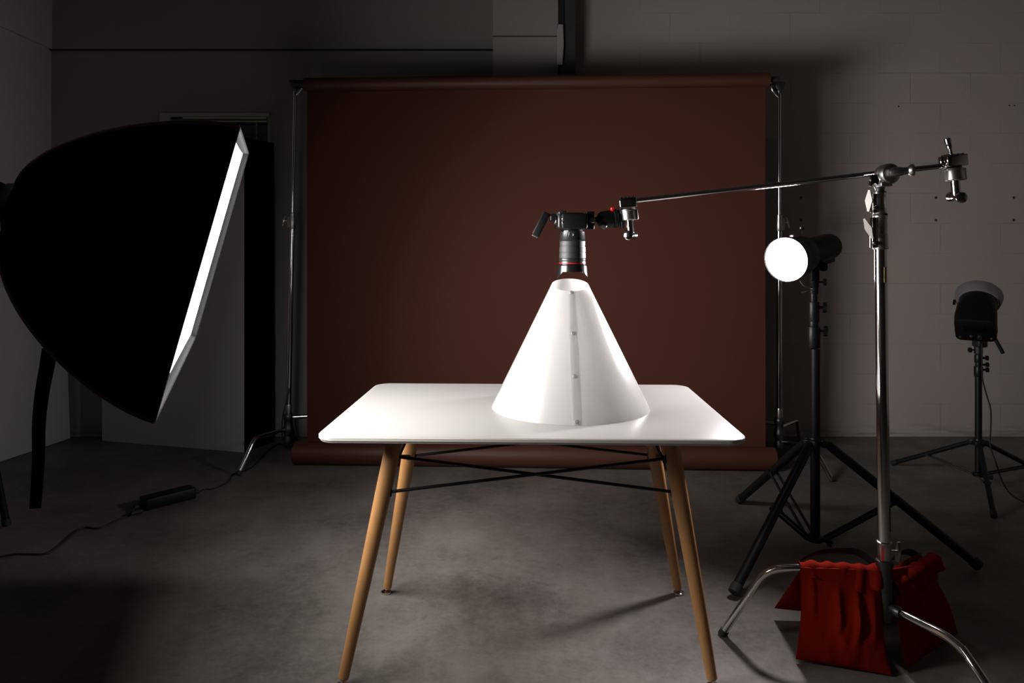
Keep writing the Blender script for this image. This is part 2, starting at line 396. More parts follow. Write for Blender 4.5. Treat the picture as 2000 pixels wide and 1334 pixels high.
# ------------------------------------------------------------------ stands
def t_handle(mb, c, ax, wing, L=.034, w=.010):
    """wing handle: stem along ax from c, blade along wing"""
    c = V(c); a = V(ax).normalized(); wv = V(wing).normalized(); zv = a.cross(wv)
    mb.cyl(c, c+a*.018, .006, seg=12)
    o = c+a*.022
    pts = [(-L, w*.28), (-L*.85, w*.35), (-L*.35, w*.75), (0, w), (L*.35, w*.75), (L*.85, w*.35), (L, w*.28)]
    poly = [(x, y) for x, y in pts]+[(x, -y) for x, y in pts[::-1]]
    mb.prism(poly, o, wv, zv, a, .008)
def star_knob(mb, c, ax, r=.017):
    c = V(c); x, y, a = basis(ax)
    mb.cyl(c, c+a*.02, .006, seg=10)
    poly = []
    for k in range(10):
        t = math.pi*k/5; q = r if k % 2 == 0 else r*.55
        for e in (-.12, .12): poly.append((q*math.cos(t+e), q*math.sin(t+e)))
    mb.prism(poly, c+a*.026, x, y, a, .014)

# foreground C-stand
cs = thing('c_stand', (1.128, 2.10, 0), 'large chrome stand in the right foreground with red sandbags on its legs', 'light stand')
pb = at(1727, 1060, 2.10); pt = at(1718.5, 376, 2.10); ax = (pt-pb).normalized()
def on(y): # point on the column at image height y
    t = (y-1060)/(376-1060); return pb.lerp(pt, t)
MB().cyl(on(1062), on(484), .0172, seg=32).build('column', 'chrome', cs)
MB().lathe(on(1212), ax, [(0, .0165), (.012, .0195), (.09, .0200), (.155, .0205), (.165, .024), (.182, .024), (.186, .019)], 28).build('base_casting', 'cast', cs)
col = MB().lathe(on(1094), ax, [(0, .0185), (.002, .0198), (.048, .0192), (.050, .021), (.056, .021), (.058, .0175)], 28).build('base_collar', 'chrome_worn', cs)
cc_ = on(1078)
MB().box(cc_+V((-.0125, -.0155, 0)), (.008, .0015, .042), basis(Z_, (1, .8, 0))[:2]+(Z_,) and (V((.78, -.62, 0)), V((.62, .78, 0)), Z_)).build('red_sticker', 'sticker_red', col)
h = MB(); t_handle(h, cc_+V((.019, 0, .0)), X_, (.1, 0, 1), .030, .010); h.build('wing_handle', 'chrome_worn', cs)
# stickers
MB().box(on(536)+V((.004, -.0173, 0)), (.0075, .0012, .046), (V((.97, .22, 0)), V((-.22, .97, 0)), Z_)).build('sticker', 'sticker_gold', cs, label='small gold sticker')
MB().box(on(1010)+V((.0125, -.0120, 0)), (.0075, .0012, .080), (V((.68, .73, 0)), V((-.73, .68, 0)), Z_)).build('sticker', 'sticker_dark', cs, label='black strip sticker')
# riser collars
for (y0, y1, r, hy, wing) in ((487, 422, .0200, 447, (.42, 0, -1)), (418, 377, .0178, 393, (.04, .0, 1))):
    base = on(y0); L = (on(y1)-base).length
    sv = MB().lathe(base, ax, [(0, r), (.002, r+.0014), (.006, r+.0014), (.008, r), (L*.45, r), (L*.46, r-.0012), (L-.006, r-.0012), (L-.004, r), (L, r)], 28).build('riser_collar', 'chrome_worn', cs)
    fl = MB(); fc = on((y0+y1)/2)+V((-r-.0035, -.006, 0))
    fl.box(fc, (.016, .018, L*.92), None, .003)
    fl.cyl(on(y0-12)+V((-r-.004, -.022, 0)), on(y0-12)+V((-r-.004, -.010, 0)), .0065, seg=16, bev=.001)
    fl.build('clamp_flange', 'chrome', sv)
    hb = MB(); hc = on(hy)+V((-r-.008, -.004, 0)); t_handle(hb, hc, (-.75, -.66, 0), wing, .032, .0105); hb.build('wing_handle', 'wing', cs)
MB().cyl(on(421), on(417.5), .0205, seg=24).build('rubber_ring', 'rubber', cs)
# grip head on top of the column
gh = MB(); gh.cyl(on(378), on(362), .009, seg=16); gh.lathe(on(378), ax, [(0, .0175), (.006, .0175), (.008, .012), (.016, .014), (.02, .0165), (.026, .0165)], 24)
gh.build('neck', 'cast', cs)
hd = at(1734, 340, 2.07)
bdir = (at(1860, 322, 2.05)-at(1248, 391, 2.30)).normalized()
g = MB(); g.lathe(hd-Y_*.024, Y_, [(0, .018), (.003, .0265), (.010, .0300), (.024, .0305), (.026, .0285), (.028, .0305), (.044, .0305), (.048, .026)], 32)
g.box(hd+V((-.010, 0, -.030)), (.034, .030, .014), None, .003)
g.build('grip_head', 'chrome_worn', cs)
g = MB(); hh = at(1748, 336, 2.035)
g.lathe(hh-bdir*.016, bdir, [(0, .010), (.004, .012), (.014, .0145), (.030, .0130), (.042, .0105), (.050, .0105), (.056, .0165), (.060, .0175), (.065, .0165), (.067, .006)], 20)
g.build('boom_handle', 'chrome_worn', cs)
g = MB(); g.prism([(-.012, .012), (.004, .014), (.010, -.004), (.006, -.018), (-.002, -.012), (-.010, -.016), (-.014, -.022), (-.017, -.020)], at(1709, 350, 2.07), X_, Z_, Y_, .012)
g.build('clamp_ear', 'chrome', cs)
# legs: each goes out from the casting and drops
def cleg(pts, r, parent, name='leg', rad=.05, mat='chrome'):
    o = MB().tube(bend(pts, rad), r, 18).build(name, mat, parent)
    e = V(pts[-1]); d_ = (e-V(pts[-2])).normalized()
    MB().cyl(e-d_*.018, e+d_*.004, r+.0022, seg=16, bev=.001).build('foot_cap', 'rubber', o)
    return o
c0 = V((1.128, 2.10, 0))
cleg([c0+V((-.012, .004, .288)), at(1560, 1108, 2.165), at(1497, 1112, 2.205), at(1411, 1238, 2.283)], .0122, cs)
cleg([c0+V((.006, -.014, .186)), at(1868, 1252, 1.905), V((1.222, 1.842, .158)), V((1.275, 1.69, .012))], .0122, cs)
cleg([c0+V((.012, .010, .235)), c0+V((.22, .165, .240)), c0+V((.26, .20, .22)), c0+V((.305, .235, .012))], .0122, cs)
MB().lathe(c0+V((.004, -.010, .187)), V((.35, -.94, .02)), [(0, .012), (.012, .0165), (.030, .0165), (.038, .0135)], 20).build('leg_socket', 'cast', cs)
m = MB(); m.lathe(c0+V((-.008, .002, .288)), V((-1, .2, 0)), [(0, .012), (.015, .0150), (.028, .014)], 20)
m.build('leg_socket', 'cast', cs)

# boom arm
aL = at(1244, 391.5, 2.302); aR = at(1866, 321.3, 2.048)
arm = thing('boom_arm', aR, 'long thin chrome boom rod reaching from the stand to over the white cone', 'boom arm')
MB().cyl(aL-bdir*.03, aR+bdir*.016, .0079, seg=20, bev=.001).build('rod', 'chrome', arm)

def grip(loc, down, fr, label, stud, tdir, wide):
    """grip head: jaws, drum, T handle; loc = top of jaw block"""
    t = thing('grip_head', loc, label, 'clamp', 'grip heads clamped to the ends of the boom')
    d_ = V(down).normalized(); f_ = V(fr); f_ = (f_-d_*f_.dot(d_)).normalized(); r_ = d_.cross(f_)
    if r_.x < 0: r_ = -r_
    j = MB(); j.box(V(loc)+d_*.017+f_*.012, (wide, .018, .034), (r_, f_, d_), .004)
    j.box(V(loc)+d_*.017-f_*.014, (wide, .014, .034), (r_, f_, d_), .004)
    for k in (-.34, -.12, .1, .32):
        j.box(V(loc)+d_*.001+r_*wide*k, (wide*.12, .03, .008), (r_, f_, d_), .0015)
    j.build('jaw', 'chrome', t)
    q = V(loc)+d_*.036
    m_ = MB().lathe(q, d_, [(0, .020), (.003, .0245), (.008, .0255), (.009, .0245), (.036, .0255), (.0385, .0235), (.039, .010)], 32)
    m_.box(q+d_*.022+r_*.012, (.034, .03, .036), (r_, f_, d_), .004)
    m_.build('drum', 'chrome_worn', t)
    MB().cyl(q+d_*.018+r_*.0285, q+d_*.018+r_*.0298, .007, seg=14).build('pin_hole', 'sticker_dark', t)
    MB().cyl(q+d_*.036, q+d_*.080, .0125, seg=24).build('handle_shaft', 'chrome', t)
    td = V(tdir).normalized(); e = q+d_*.088
    MB().lathe(e-td*.034, td, [(0, .012), (.002, .0155), (.006, .0160), (.022, .0125), (.034, .0115), (.046, .0125), (.062, .0160), (.066, .0155), (.068, .012)], 24).build('t_handle', 'chrome', t)
    if stud:
        o = V(loc)+r_*(-.004); u_ = (-d_+r_*-.18).normalized()
        MB().lathe(o, u_, [(0, .005), (.020, .005), (.022, .0078), (.032, .0078), (.034, .0065), (.036, .0090), (.050, .0090), (.052, .0075)], 18).build('stud', 'chrome', t)
    return t
grip(at(1225, 386, 2.302), (.10, 0, -1), (-.1, -1, 0), 'chrome grip head at the inner end of the boom, beside the camera mount', False, (-.42, -.9, -.05), .056)
grip(at(1861, 303, 2.05), (.09, 0, -1), (.1, -1, 0), 'chrome grip head with upright stud on the free outer end of the boom', True, (-.12, -.98, -.12), .066)

# ------------------------------------------------------------------ camera on its ball head
cam = thing('camera', at(1117, 432, 2.32), 'black camera with a big lens pointing straight down above the white cone', 'camera')
D = 2.32
def cp(px, py, dy=0): return at(px, py, D)+Y_*dy
u1 = D/F
b_ = MB()
b_.box(cp(1119, 433.5), (50*u1, .132, 30*u1), None, .008)
b_.build('camera_body', 'black_plastic', cam)
m = MB(); m.box(cp(1093, 433), (11*u1, .12, 29*u1), None, .007); m.box(cp(1097, 417, -.03), (15*u1, .030, 8*u1), None, .004)
m.build('top_plate', 'lens_body', cam)
m = MB()
for px, py, dy in ((1097, 429, -.060), (1097, 436, -.061)):
    MB().lathe(cp(px, py, dy), -Y_, [(0, .004), (.004, .004), (.005, .003)], 14).build('button', 'chrome', cam)
0 and m.build('button', 'chrome', cam); m = MB(); m.lathe(cp(1088, 433, -.03), -X_, [(0, .016), (.006, .016), (.008, .014)], 20)
m.build('dial', 'black_gloss', cam); m = MB(); m.lathe(cp(1090, 433, .038), -X_, [(0, .020), (.008, .020), (.010, .018)], 20)
m.build('dial', 'black_gloss', cam)
m = MB(); m.box(cp(1091, 418, 0), (9*u1, .04, 9*u1), None, .004); m.build('viewfinder', 'black_plastic', cam)
MB().box(cp(1120, 418.0, 0), (34*u1, .09, .004), None, .0015).build('rear_screen', 'screen', cam)
ln = cp(1118, 448)
MB().lathe(ln, -Z_, [(-.006, .030), (0, .034), (.006, .0385), (.010, .0385)], 40).build('lens_mount', 'chrome', cam)
zf = lambda y: (y-448)*u1
prof = [(zf(451), .037), (zf(453), .0405), (zf(469), .0420), (zf(470), .0432), (zf(471), .0415)]
L1 = MB().lathe(ln, -Z_, prof, 48, (True, True)).build('lens_barrel', 'lens_body', cam)
MB().lathe(ln, -Z_, [(zf(471), .0400), (zf(471.2), .0425), (zf(479.5), .0425), (zf(480), .0415), (zf(482), .0415), (zf(482.3), .0435), (zf(492), .0440), (zf(492.5), .0428), (zf(494), .0428), (zf(494.3), .0440), (zf(504), .0442), (zf(504.4), .0428)], 48).build('zoom_ring', 'ribbed', cam)
MB().lathe(ln, -Z_, [(zf(504.4), .042), (zf(505), .0436), (zf(508), .0445), (zf(509), .0436), (zf(513.4), .0440)], 48).build('lens_front', 'lens_body', cam)
MB().lathe(ln, -Z_, [(zf(513.2), .043), (zf(513.4), .0447), (zf(514.8), .0447), (zf(515), .043)], 48).build('red_ring', 'red_plastic', cam)
MB().lathe(ln, -Z_, [(zf(514.8), .043), (zf(516), .0455), (zf(518), .0450), (zf(519), .046), (zf(520), .048)], 48).build('filter_rim', 'black_gloss', cam)
# petal hood
hm = MB(); N = 96; ro = []; ri = []; lo = []; li = []
for k in range(N):
    t = 2*math.pi*k/N
    z1 = .018+.022*max(0, math.cos(2*(t-math.radians(8))))**1.0*1.0
    z1 = .0195+.0205*(max(0, math.cos(2*(t)))**.8)
    for lst, r, z in ((ro, .0480, 0), (lo, .0480+.09*z1, z1), (li, .0465+.09*z1, z1), (ri, .0465, 0)):
        lst.append(ln-Z_*(zf(519)+z)+X_*r*math.cos(t)+Y_*r*math.sin(t))
hm.loft([ro, lo, li, ri, ro], (False, False)); hm.build('lens_hood', 'black_gloss', cam)
# markings on the lens barrel (illegible at this size in the photograph: an F-like mark and a play-like arrow)
mk = MB(); fy = -.0422
def bar(x0, x1, y0, y1, oy=fy):
    mk.box(cp((x0+x1)/2, (y0+y1)/2, oy), ((x1-x0)*u1, .0008, (y1-y0)*u1))
bar(1104.0, 1104.8, 455, 462, -.0388); bar(1104.8, 1107, 455, 456, -.0392); bar(1104.8, 1106.6, 458, 459, -.0392); bar(1108.2, 1109, 455, 462, -.0402); bar(1109, 1111, 455, 456, -.0406); bar(1109, 1110.6, 458, 459, -.0406)
mk.prism([(0, -.005), (.0045, 0), (0, .005)], cp(1116.4, 459, -.0418), X_, Z_, Y_, .001)
mk.build('lens_marking', 'print', cam)
# accessory on the hot shoe
fa = MB(); fa.box(cp(1081, 425), (14*u1, .030, 15*u1), None, .004); fa.box(cp(1087, 428), (5*u1, .026, 17*u1), None, .002)
fa.build('shoe_mount', 'black_gloss', cam)
dv = (at(1045, 461, D)-at(1069, 414, D)).normalized(); sv_ = Y_.cross(dv)
fm = MB(); fm.box((at(1045.5, 460, D)+at(1068, 416, D))/2, (15*u1, .034, 50*u1), (sv_, Y_, dv), .004)
fa = fm.build('flash_trigger', 'black_plastic', cam)
MB().box(at(1044.8, 461.5, D), (12*u1, .028, 2.5*u1), (sv_, Y_, dv), .001).build('end_cap', 'grey_metal', fa)

bh = thing('ball_head', at(1190, 430, D), 'black ball head with red knob joining the downward camera to the boom', 'ball head')
MB().box(cp(1151.5, 431), (15.5*u1, .052, 35*u1), None, .003).build('clamp_plate', 'black_metal', bh)
m = MB(); m.lathe(cp(1155, 431, -.026), -Y_, [(0, .0095), (.010, .0095), (.012, .008)], 20); m.build('clamp_knob', 'grey_metal', bh)
bx = V((1, 0, .10)).normalized(); o = cp(1160, 431)
MB().lathe(o, bx, [(0, .010), (.008, .011), (.014, .018)], 24).build('stem', 'black_gloss', bh)
MB().lathe(o+bx*.010, bx, [(0, .012), (.006, .022), (.014, .0275), (.030, .0290), (.052, .0290), (.056, .0275), (.058, .031), (.066, .031), (.070, .027), (.088, .027)], 32).build('housing', 'black_plastic', bh)
MB().lathe(cp(1195.5, 412, -.012), V((-.1, -.5, 1)), [(-.006, .004), (0, .004), (.001, .0068), (.008, .0075), (.012, .0055), (.013, .002)], 18).build('lock_knob', 'red_plastic', bh, label='small red knob')
MB().lathe(cp(1177, 438, -.018), V((-.1, -.7, -.7)), [(0, .010), (.012, .012), (.016, .010)], 20).build('friction_knob', 'black_gloss', bh)
MB().box(cp(1213, 425, -.004), (.010, .040, 44*u1), (bx, Y_, bx.cross(Y_)), .002).build('base_plate', 'black_metal', bh)

# ------------------------------------------------------------------ table
TC = V((.061, 2.318, 0)); ang = math.radians(-1.65); ct, st_ = math.cos(ang), math.sin(ang)
def tp(x, y, z): return TC+V((x*ct-y*st_, x*st_+y*ct, z))
tab = thing('table', TC, 'white rectangular table with splayed wooden legs and crossed black rods', 'table')
def rrect(a, b_, r, z, n=10):
    o = []
    for sx, sy, s0 in ((1, 1, 0), (-1, 1, 90), (-1, -1, 180), (1, -1, 270)):
        for k in range(n+1):
            t = math.radians(s0+90*k/n); o.append(tp(sx*(a-r)+r*math.cos(t), sy*(b_-r)+r*math.sin(t), z))
    return o
HT = .74
mt = MB()
mt.loft([rrect(.584, .384, .045, HT-.0175), rrect(.5965, .3965, .0535, HT-.0175), rrect(.5985, .3985, .0545, HT-.0008), rrect(.596, .396, .053, HT)])
mt.build('tabletop', 'table_white', tab, 30)
mt = MB(); mt.loft([rrect(.583, .383, .045, HT-.020), rrect(.594, .394, .05, HT-.0185), rrect(.600, .400, .055, HT-.011), rrect(.600, .400, .055, HT-.003), rrect(.5988, .3988, .055, HT-.0014), rrect(.583, .383, .045, HT-.016), rrect(.583, .383, .045, HT-.020)], (False, False))
mt.build('lightened_edge', 'table_edge_lightened', tab, 30)  # added band, lightened by colour where the white top's edge gets less light
feet = {(-1, -1): V((-.491, 2.010, 0)), (1, -1): V((.580, 2.008, 0)), (-1, 1): V((-.462, 2.565, 0)), (1, 1): V((.612, 2.560, 0))}
legtop = {(-1, -1): at(768, 872, 2.115), (1, -1): at(1311, 872, 2.105), (-1, 1): at(801, 872, 2.46), (1, 1): at(1276, 872, 2.46)}
rods_at = {}
for k, f_ in feet.items():
    t_ = legtop[k].copy(); d_ = (t_-f_).normalized(); top = f_+d_*((HT-.022-f_.z)/d_.z)
    L = (top-f_).length; s0 = .021
    leg = MB().lathe(f_, d_, [(s0, .0125), (s0+.004, .0155), (L*.35, .0200), (L*.75, .0245), (L*.95, .0250), (L-.004, .0250)], 28).build('leg', 'beech', tab)
    MB().lathe(f_, Z_, [(0, .0175), (.002, .0190), (.007, .0185), (.011, .0110), (.013, .0045), (.026, .0040)], 24).build('foot_glide', 'chrome', leg)
    rods_at[k] = (f_+d_*(.635/d_.z), f_+d_*(.532/d_.z))
def rod(k1, hi1, k2, hi2, off):
    p_ = rods_at[k1][0 if hi1 else 1].copy(); q_ = rods_at[k2][0 if hi2 else 1].copy(); d_ = (q_-p_).normalized()
    p_ += d_*.022+off; q_ -= d_*.022-off
    m_ = MB(); m_.cyl(p_, q_, .0050, seg=12)
    for e, s_ in ((p_, -1), (q_, 1)):
        m_.box(e+d_*s_*.002, (.012, .012, .026), None, .002); m_.cyl(e+d_*s_*.004, e+d_*s_*.014, .0045, seg=10)
    m_.build('brace_rod', 'black_metal', tab)
for y in (-1, 1):
    rod((-1, y), True, (1, y), False, Y_*.004); rod((-1, y), False, (1, y), True, -Y_*.004)
for x in (-1, 1):
    rod((x, -1), True, (x, 1), False, X_*.004); rod((x, -1), False, (x, 1), True, -X_*.004)

# ------------------------------------------------------------------ diffusion cone
cx_, cy_ = .193, 2.318
cone = thing('light_cone', (cx_, cy_, HT), 'tall translucent white plastic cone standing on the table beneath the camera', 'light cone')
N = 120; seam = -math.pi/2
def cpt(t, s_, dr=0):
    r = .2605*(1-s_)+.0615*s_+dr
    ztop = 1.1445-.018*math.sin(t)*-1   # back lip higher than front
    z = HT+.001+(ztop-HT-.001)*s_
    return V((cx_+r*math.cos(t), cy_+r*math.sin(t), z))
mo = MB(); out = []; 
rows = [[cpt(seam+2*math.pi*k/N, j/24, 0) for k in range(N)] for j in range(25)]
inn = [[cpt(seam+2*math.pi*k/N, j/24, -.0012) for k in range(N)] for j in range(25)]
mo.loft(rows+inn[::-1]+[rows[0]], (False, False))
mo.build('sheet', 'cone_white', cone, 50)
# overlapping strip at the seam
ov = MB(); A = []
for j in range(25):
    s_ = j/24; w0 = -.055*(1-s_)-.15*s_; wd_ = .095*(1-s_)+.26*s_; ring = []
    for k in range(7): ring.append(cpt(seam+w0+k*wd_/6, s_, .0012))
    for k in range(6, -1, -1): ring.append(cpt(seam+w0+k*wd_/6, s_, .0001))
    A.append(ring)
ov.loft(A); ov.build('seam_overlap', 'cone_white', cone, 50)
for py in (571.5, 651, 735, 824):
    best = min((j/400 for j in range(400)), key=lambda s_: abs(HZ+(CH-cpt(seam, s_, 0).z)*F/cpt(seam, s_, 0).y-py))
    p_ = cpt(seam-.012+(0 if py < 600 else 0), best, .0012)
    n_ = V((0, -.9, .44)).normalized()
    r_ = MB().lathe(p_-n_*.001, n_, [(0, .0062), (.003, .0062), (.0042, .0050), (.0036, .0028), (.0044, .0022), (.0046, .0005)], 18)
    r_.build('rivet', 'rivet', cone)

# ------------------------------------------------------------------ red sandbags
def pouch(TL, TR, BR, BL, nrm, th, name, parent, bow=(.0, .0, .0), folds=(), seed=0, ns=44, nt_=40):
    nrm = V(nrm).normalized(); g0 = []; g1 = []
    for j in range(nt_+1):
        t = j/nt_; r0 = []; r1 = []
        for i in range(ns+1):
            s_ = i/ns
            L_ = TL.lerp(BL, t); R_ = TR.lerp(BR, t)
            L_ = L_+(L_-R_).normalized()*bow[0]*math.sin(math.pi*t); R_ = R_+(R_-L_).normalized()*bow[1]*math.sin(math.pi*t)
            p_ = L_.lerp(R_, s_)
            sag = bow[2]*math.sin(math.pi*s_)*t
            p_ = p_+Z_*sag
            e = (max(0, math.sin(math.pi*s_))**.55)*(max(0, math.sin(math.pi*min(1, .12+t*.88)))**.6)*(.35+.75*t)
            if j == nt_ or i in (0, ns): e = 0
            wr = noise.noise(V((s_*5, t*3, seed)))*.006*e*2+noise.noise(V((s_*14, t*7, seed+9)))*.0022*e*2
            fo = 0
            for (fs, w_, amp, t0, t1, lean) in folds:
                sc = fs+lean*(t-t0)
                if t0 < t < t1: fo += amp*math.exp(-((s_-sc)/w_)**2)*math.sin(math.pi*(t-t0)/(t1-t0))**.7
            a_ = th*e; zc = p_+nrm*(a_+wr+fo*(1 if e > 0 else 0)); zb = p_-nrm*(a_*.8)
            if zc.z < .003: zc.z = .003
            if zb.z < .003: zb.z = .003
            r0.append(zc); r1.append(zb)
        g0.append(r0); g1.append(r1)
    mb = MB(); mb.loft([a_+b__[::-1] for a_, b__ in zip(g0, g1)])
    return mb.build(name, 'red_canvas', parent, 60)
def saddle(p0, p1, n_, hem, parent, seed=0, rise=.018):
    p0, p1, n_ = V(p0), V(p1), V(n_).normalized(); N_ = 48; M_ = 14; rows = []
    for j in range(M_+1):
        v = j/M_; row = []
        for i in range(N_+1):
            t = i/N_; c_ = p0.lerp(p1, t)
            hx = t*(len(hem)-1); k = min(int(hx), len(hem)-2); h_ = hem[k]+(hem[k+1]-hem[k])*(hx-k)
            r_ = rise+.004*noise.noise(V((t*9, v*2, seed)))+.003*math.sin(t*31+v*3+seed)
            if v < .55:
                a_ = math.pi*(1-v/.55)         # from behind the leg over it to the front
                q = c_+n_*r_*math.cos(a_)*1.15+Z_*(r_*math.sin(a_)-(.012 if v == 0 else 0))
            else:
                w_ = (v-.55)/.45
                q = c_+n_*(r_*1.15+.010*w_+.006*w_*math.sin(t*24+seed*2))-Z_*h_*w_
            row.append(q)
        rows.append(row)
    mb = MB(); mb.loft([r+[p_-n_*.0015-Z_*.0015 for p_ in r[::-1]] for r in rows]); mb.build('flap', 'red_canvas', parent, 60)
def flap(pts_top, pts_bot, nrm, parent, seed=0):
    """band of canvas folded over the leg with a wavy hem"""
    nrm = V(nrm).normalized(); n_ = 48; rows = []
    T = smooth(pts_top, 12); B = smooth(pts_bot, 12)
    def smp(P_, t):
        x = t*(len(P_)-1); i = min(int(x), len(P_)-2); return P_[i].lerp(P_[i+1], x-i)
    for j in range(9):
        v = j/8; row = []
        for i in range(n_+1):
            t = i/n_; p_ = smp(T, t).lerp(smp(B, t), v)
            p_ = p_+nrm*(.010*math.sin(math.pi*v*.8)+.010*v+.007*v*math.sin(t*23+seed)+.004*noise.noise(V((t*12, v*3, seed))))
            row.append(p_)
        rows.append(row)
    mb = MB(); mb.loft([r+[p_-nrm*.003 for p_ in r[::-1]] for r in rows]); mb.build('flap', 'red_canvas', parent, 60)

sa = thing('sandbag', at(1640, 1250, 2.2)*1, 'red canvas sandbag hung over the left leg of the foreground stand', 'sandbag', 'red sandbags on the foreground stand')
sa.location.z = 0
pouch(at(1563, 1108, 2.145), at(1724, 1112, 2.10), at(1741, 1319, 2.055), at(1554, 1287, 2.13), (.12, -1, .1), .036, 'front_pouch', sa, (-.008, -.012, 0),
      ((.41, .045, .013, .16, .66, -.02), (.66, .035, .018, .16, .74, -.08), (.86, .04, .008, .2, .7, 0), (.12, .04, .008, .05, .5, 0)), 3)
pouch(at(1566, 1108, 2.185), at(1712, 1104, 2.16), V((1.22, 2.36, .012)), at(1512, 1188, 2.385), (-.2, .9, .5), .030, 'rear_pouch', sa, (0, 0, 0), ((.3, .05, .006, .1, .6, 0),), 8)
saddle(at(1561, 1108, 2.165), V((1.108, 2.108, .289)), (-.05, -1, 0), [.020, .014, .018, .034, .046, .040, .056, .044, .040], sa, 2)
sp = smooth([at(1560, 1100, 2.18), at(1575, 1088, 2.19), at(1605, 1078, 2.20), at(1640, 1076, 2.20), at(1672, 1078, 2.19), at(1700, 1094, 2.16), at(1712, 1106, 2.14)], 8)
MB().tube(sp, [.0025+.013*(i/len(sp))**.8 for i in range(len(sp))], 12, True, .18, up=(0, 1, .3)).build('strap', 'webbing', sa)
sb = thing('sandbag', V((1.32, 2.25, 0)), 'red canvas sandbag on the rear leg of the foreground stand, right of its column', 'sandbag', 'red sandbags on the foreground stand')
pouch(at(1738, 1112, 2.125), at(1808, 1100, 2.285), V((1.455, 2.275, .010)), V((1.17, 2.075, .012)), (.55, -.8, .12), .034, 'front_pouch', sb, (0, .022, 0),
      ((.35, .06, .010, .1, .55, .05), (.6, .04, .008, .1, .5, .05)), 5)
pouch(V((1.16, 2.17, .25)), V((1.37, 2.33, .25)), V((1.36, 2.46, .012)), V((1.15, 2.33, .012)), (-.5, .8, .2), .034, 'rear_pouch', sb, (0, 0, 0), (), 12)
saddle(V((1.150, 2.118, .237)), V((1.392, 2.302, .237)), (.6, -.8, 0), [.030, .030, .022, .036, .022, .018], sb, 1, .020)
sp = smooth([at(1745, 1090, 2.2), at(1765, 1078, 2.27), at(1785, 1082, 2.32), at(1812, 1108, 2.33)], 8)
MB().tube(sp, .012, 12, True, .2, up=(0, 1, .3)).build('strap', 'webbing', sb)

# ------------------------------------------------------------------ tripod light stands
def tripod(name, c, label, hub_z, low_z, feet_, atf, r_col, r_leg, parts, double=False, group=None):
    t = thing(name, (c[0], c[1], 0), label, 'light stand', group)
    c = V((c[0], c[1], 0)); top = c+Z_*hub_z; low = c+Z_*low_z
    MB().cyl(low, top+Z_*parts['col_top'], r_col, seg=24).build('column', 'black_metal', t)
    hb = MB(); hb.lathe(top-Z_*.02, Z_, [(0, r_col*1.5), (.004, r_col*1.9), (.022, r_col*1.9), (.026, r_col*1.4), (.034, r_col*1.3)], 24)
    lb = MB(); lb.lathe(low-Z_*.012, Z_, [(0, r_col*1.2), (.003, r_col*1.7), (.022, r_col*1.7), (.026, r_col*1.3)], 24)
    star_knob(lb, low+V((r_col*1.3, -r_col*1.3, 0)), (.6, -.8, -.1), .014)
    for f_ in feet_:
        f_ = V(f_); d_ = (V((f_.x, f_.y, 0))-c).normalized(); side = V((-d_.y, d_.x, 0))
        h_ = top+d_*r_col*2.1-Z_*.008; hb.box(h_-d_*.006, (.03, r_leg*3, .03), (d_, side, Z_), .004)
        e = V((f_.x, f_.y, r_leg+.002))
        lg = MB().cyl(h_, e, r_leg, seg=18).build('leg', 'black_metal', t)
        dd_ = (e-h_).normalized(); MB().cyl(e-dd_*.03, e+dd_*.004, r_leg*1.18, seg=18, bev=.002).build('foot_cap', 'rubber', lg)
        m_ = h_.lerp(e, atf); l_ = low+d_*r_col*1.8
        bm_ = MB()
        for o_ in ((-1, 1) if double else (-1, 1)):
            bm_.cyl(m_+side*o_*r_leg*.95, l_+side*o_*r_leg*.95, r_leg*.34, seg=10)
        bm_.cyl(m_-side*r_leg*1.3, m_+side*r_leg*1.3, r_leg*.45, seg=10)
        bm_.build('brace', 'black_metal', t)
    hb.build('leg_hub', 'black_metal', t); lb.build('lower_collar', 'black_metal', t)
    return t
st1 = tripod('light_stand', (1.262, 2.905), 'heavy black tripod stand carrying the lit round studio lamp', .470, .062,
             [(1.132, 3.475), (.805, 2.53), (1.835, 2.745)], .48, .0195, .0185, {'col_top': .38}, True)
cS = V((1.262, 2.905, 0)); zz = lambda y: CH+(HZ-y)*2.905/F
cS.x = 589*2.905/F
def seg_(mbname, y0, y1, r, mat='black_metal', par=st1, c=cS, zf_=zz, prof=None):
    return MB().lathe(V((c.x, c.y, zf_(y0))), Z_, prof or [(0, r*.96), (.002, r), (zf_(y1)-zf_(y0)-.002, r), (zf_(y1)-zf_(y0), r*.96)], 24).build(mbname, mat, par)
seg_('sleeve', 679, 638, .0262); seg_('riser', 640, 626, .0195); seg_('sleeve', 628, 590, .0225); seg_('riser', 592, 560, .0150)
seg_('top_joint', 574, 560, .0190)
for y, r, dx in ((600, .0225, .022), (646, .0262, .026)):
    m = MB(); star_knob(m, V((cS.x+r-.004, cS.y, zz(y))), (1, -.35, -.06), .022); m.build('star_knob', 'black_gloss', st1)

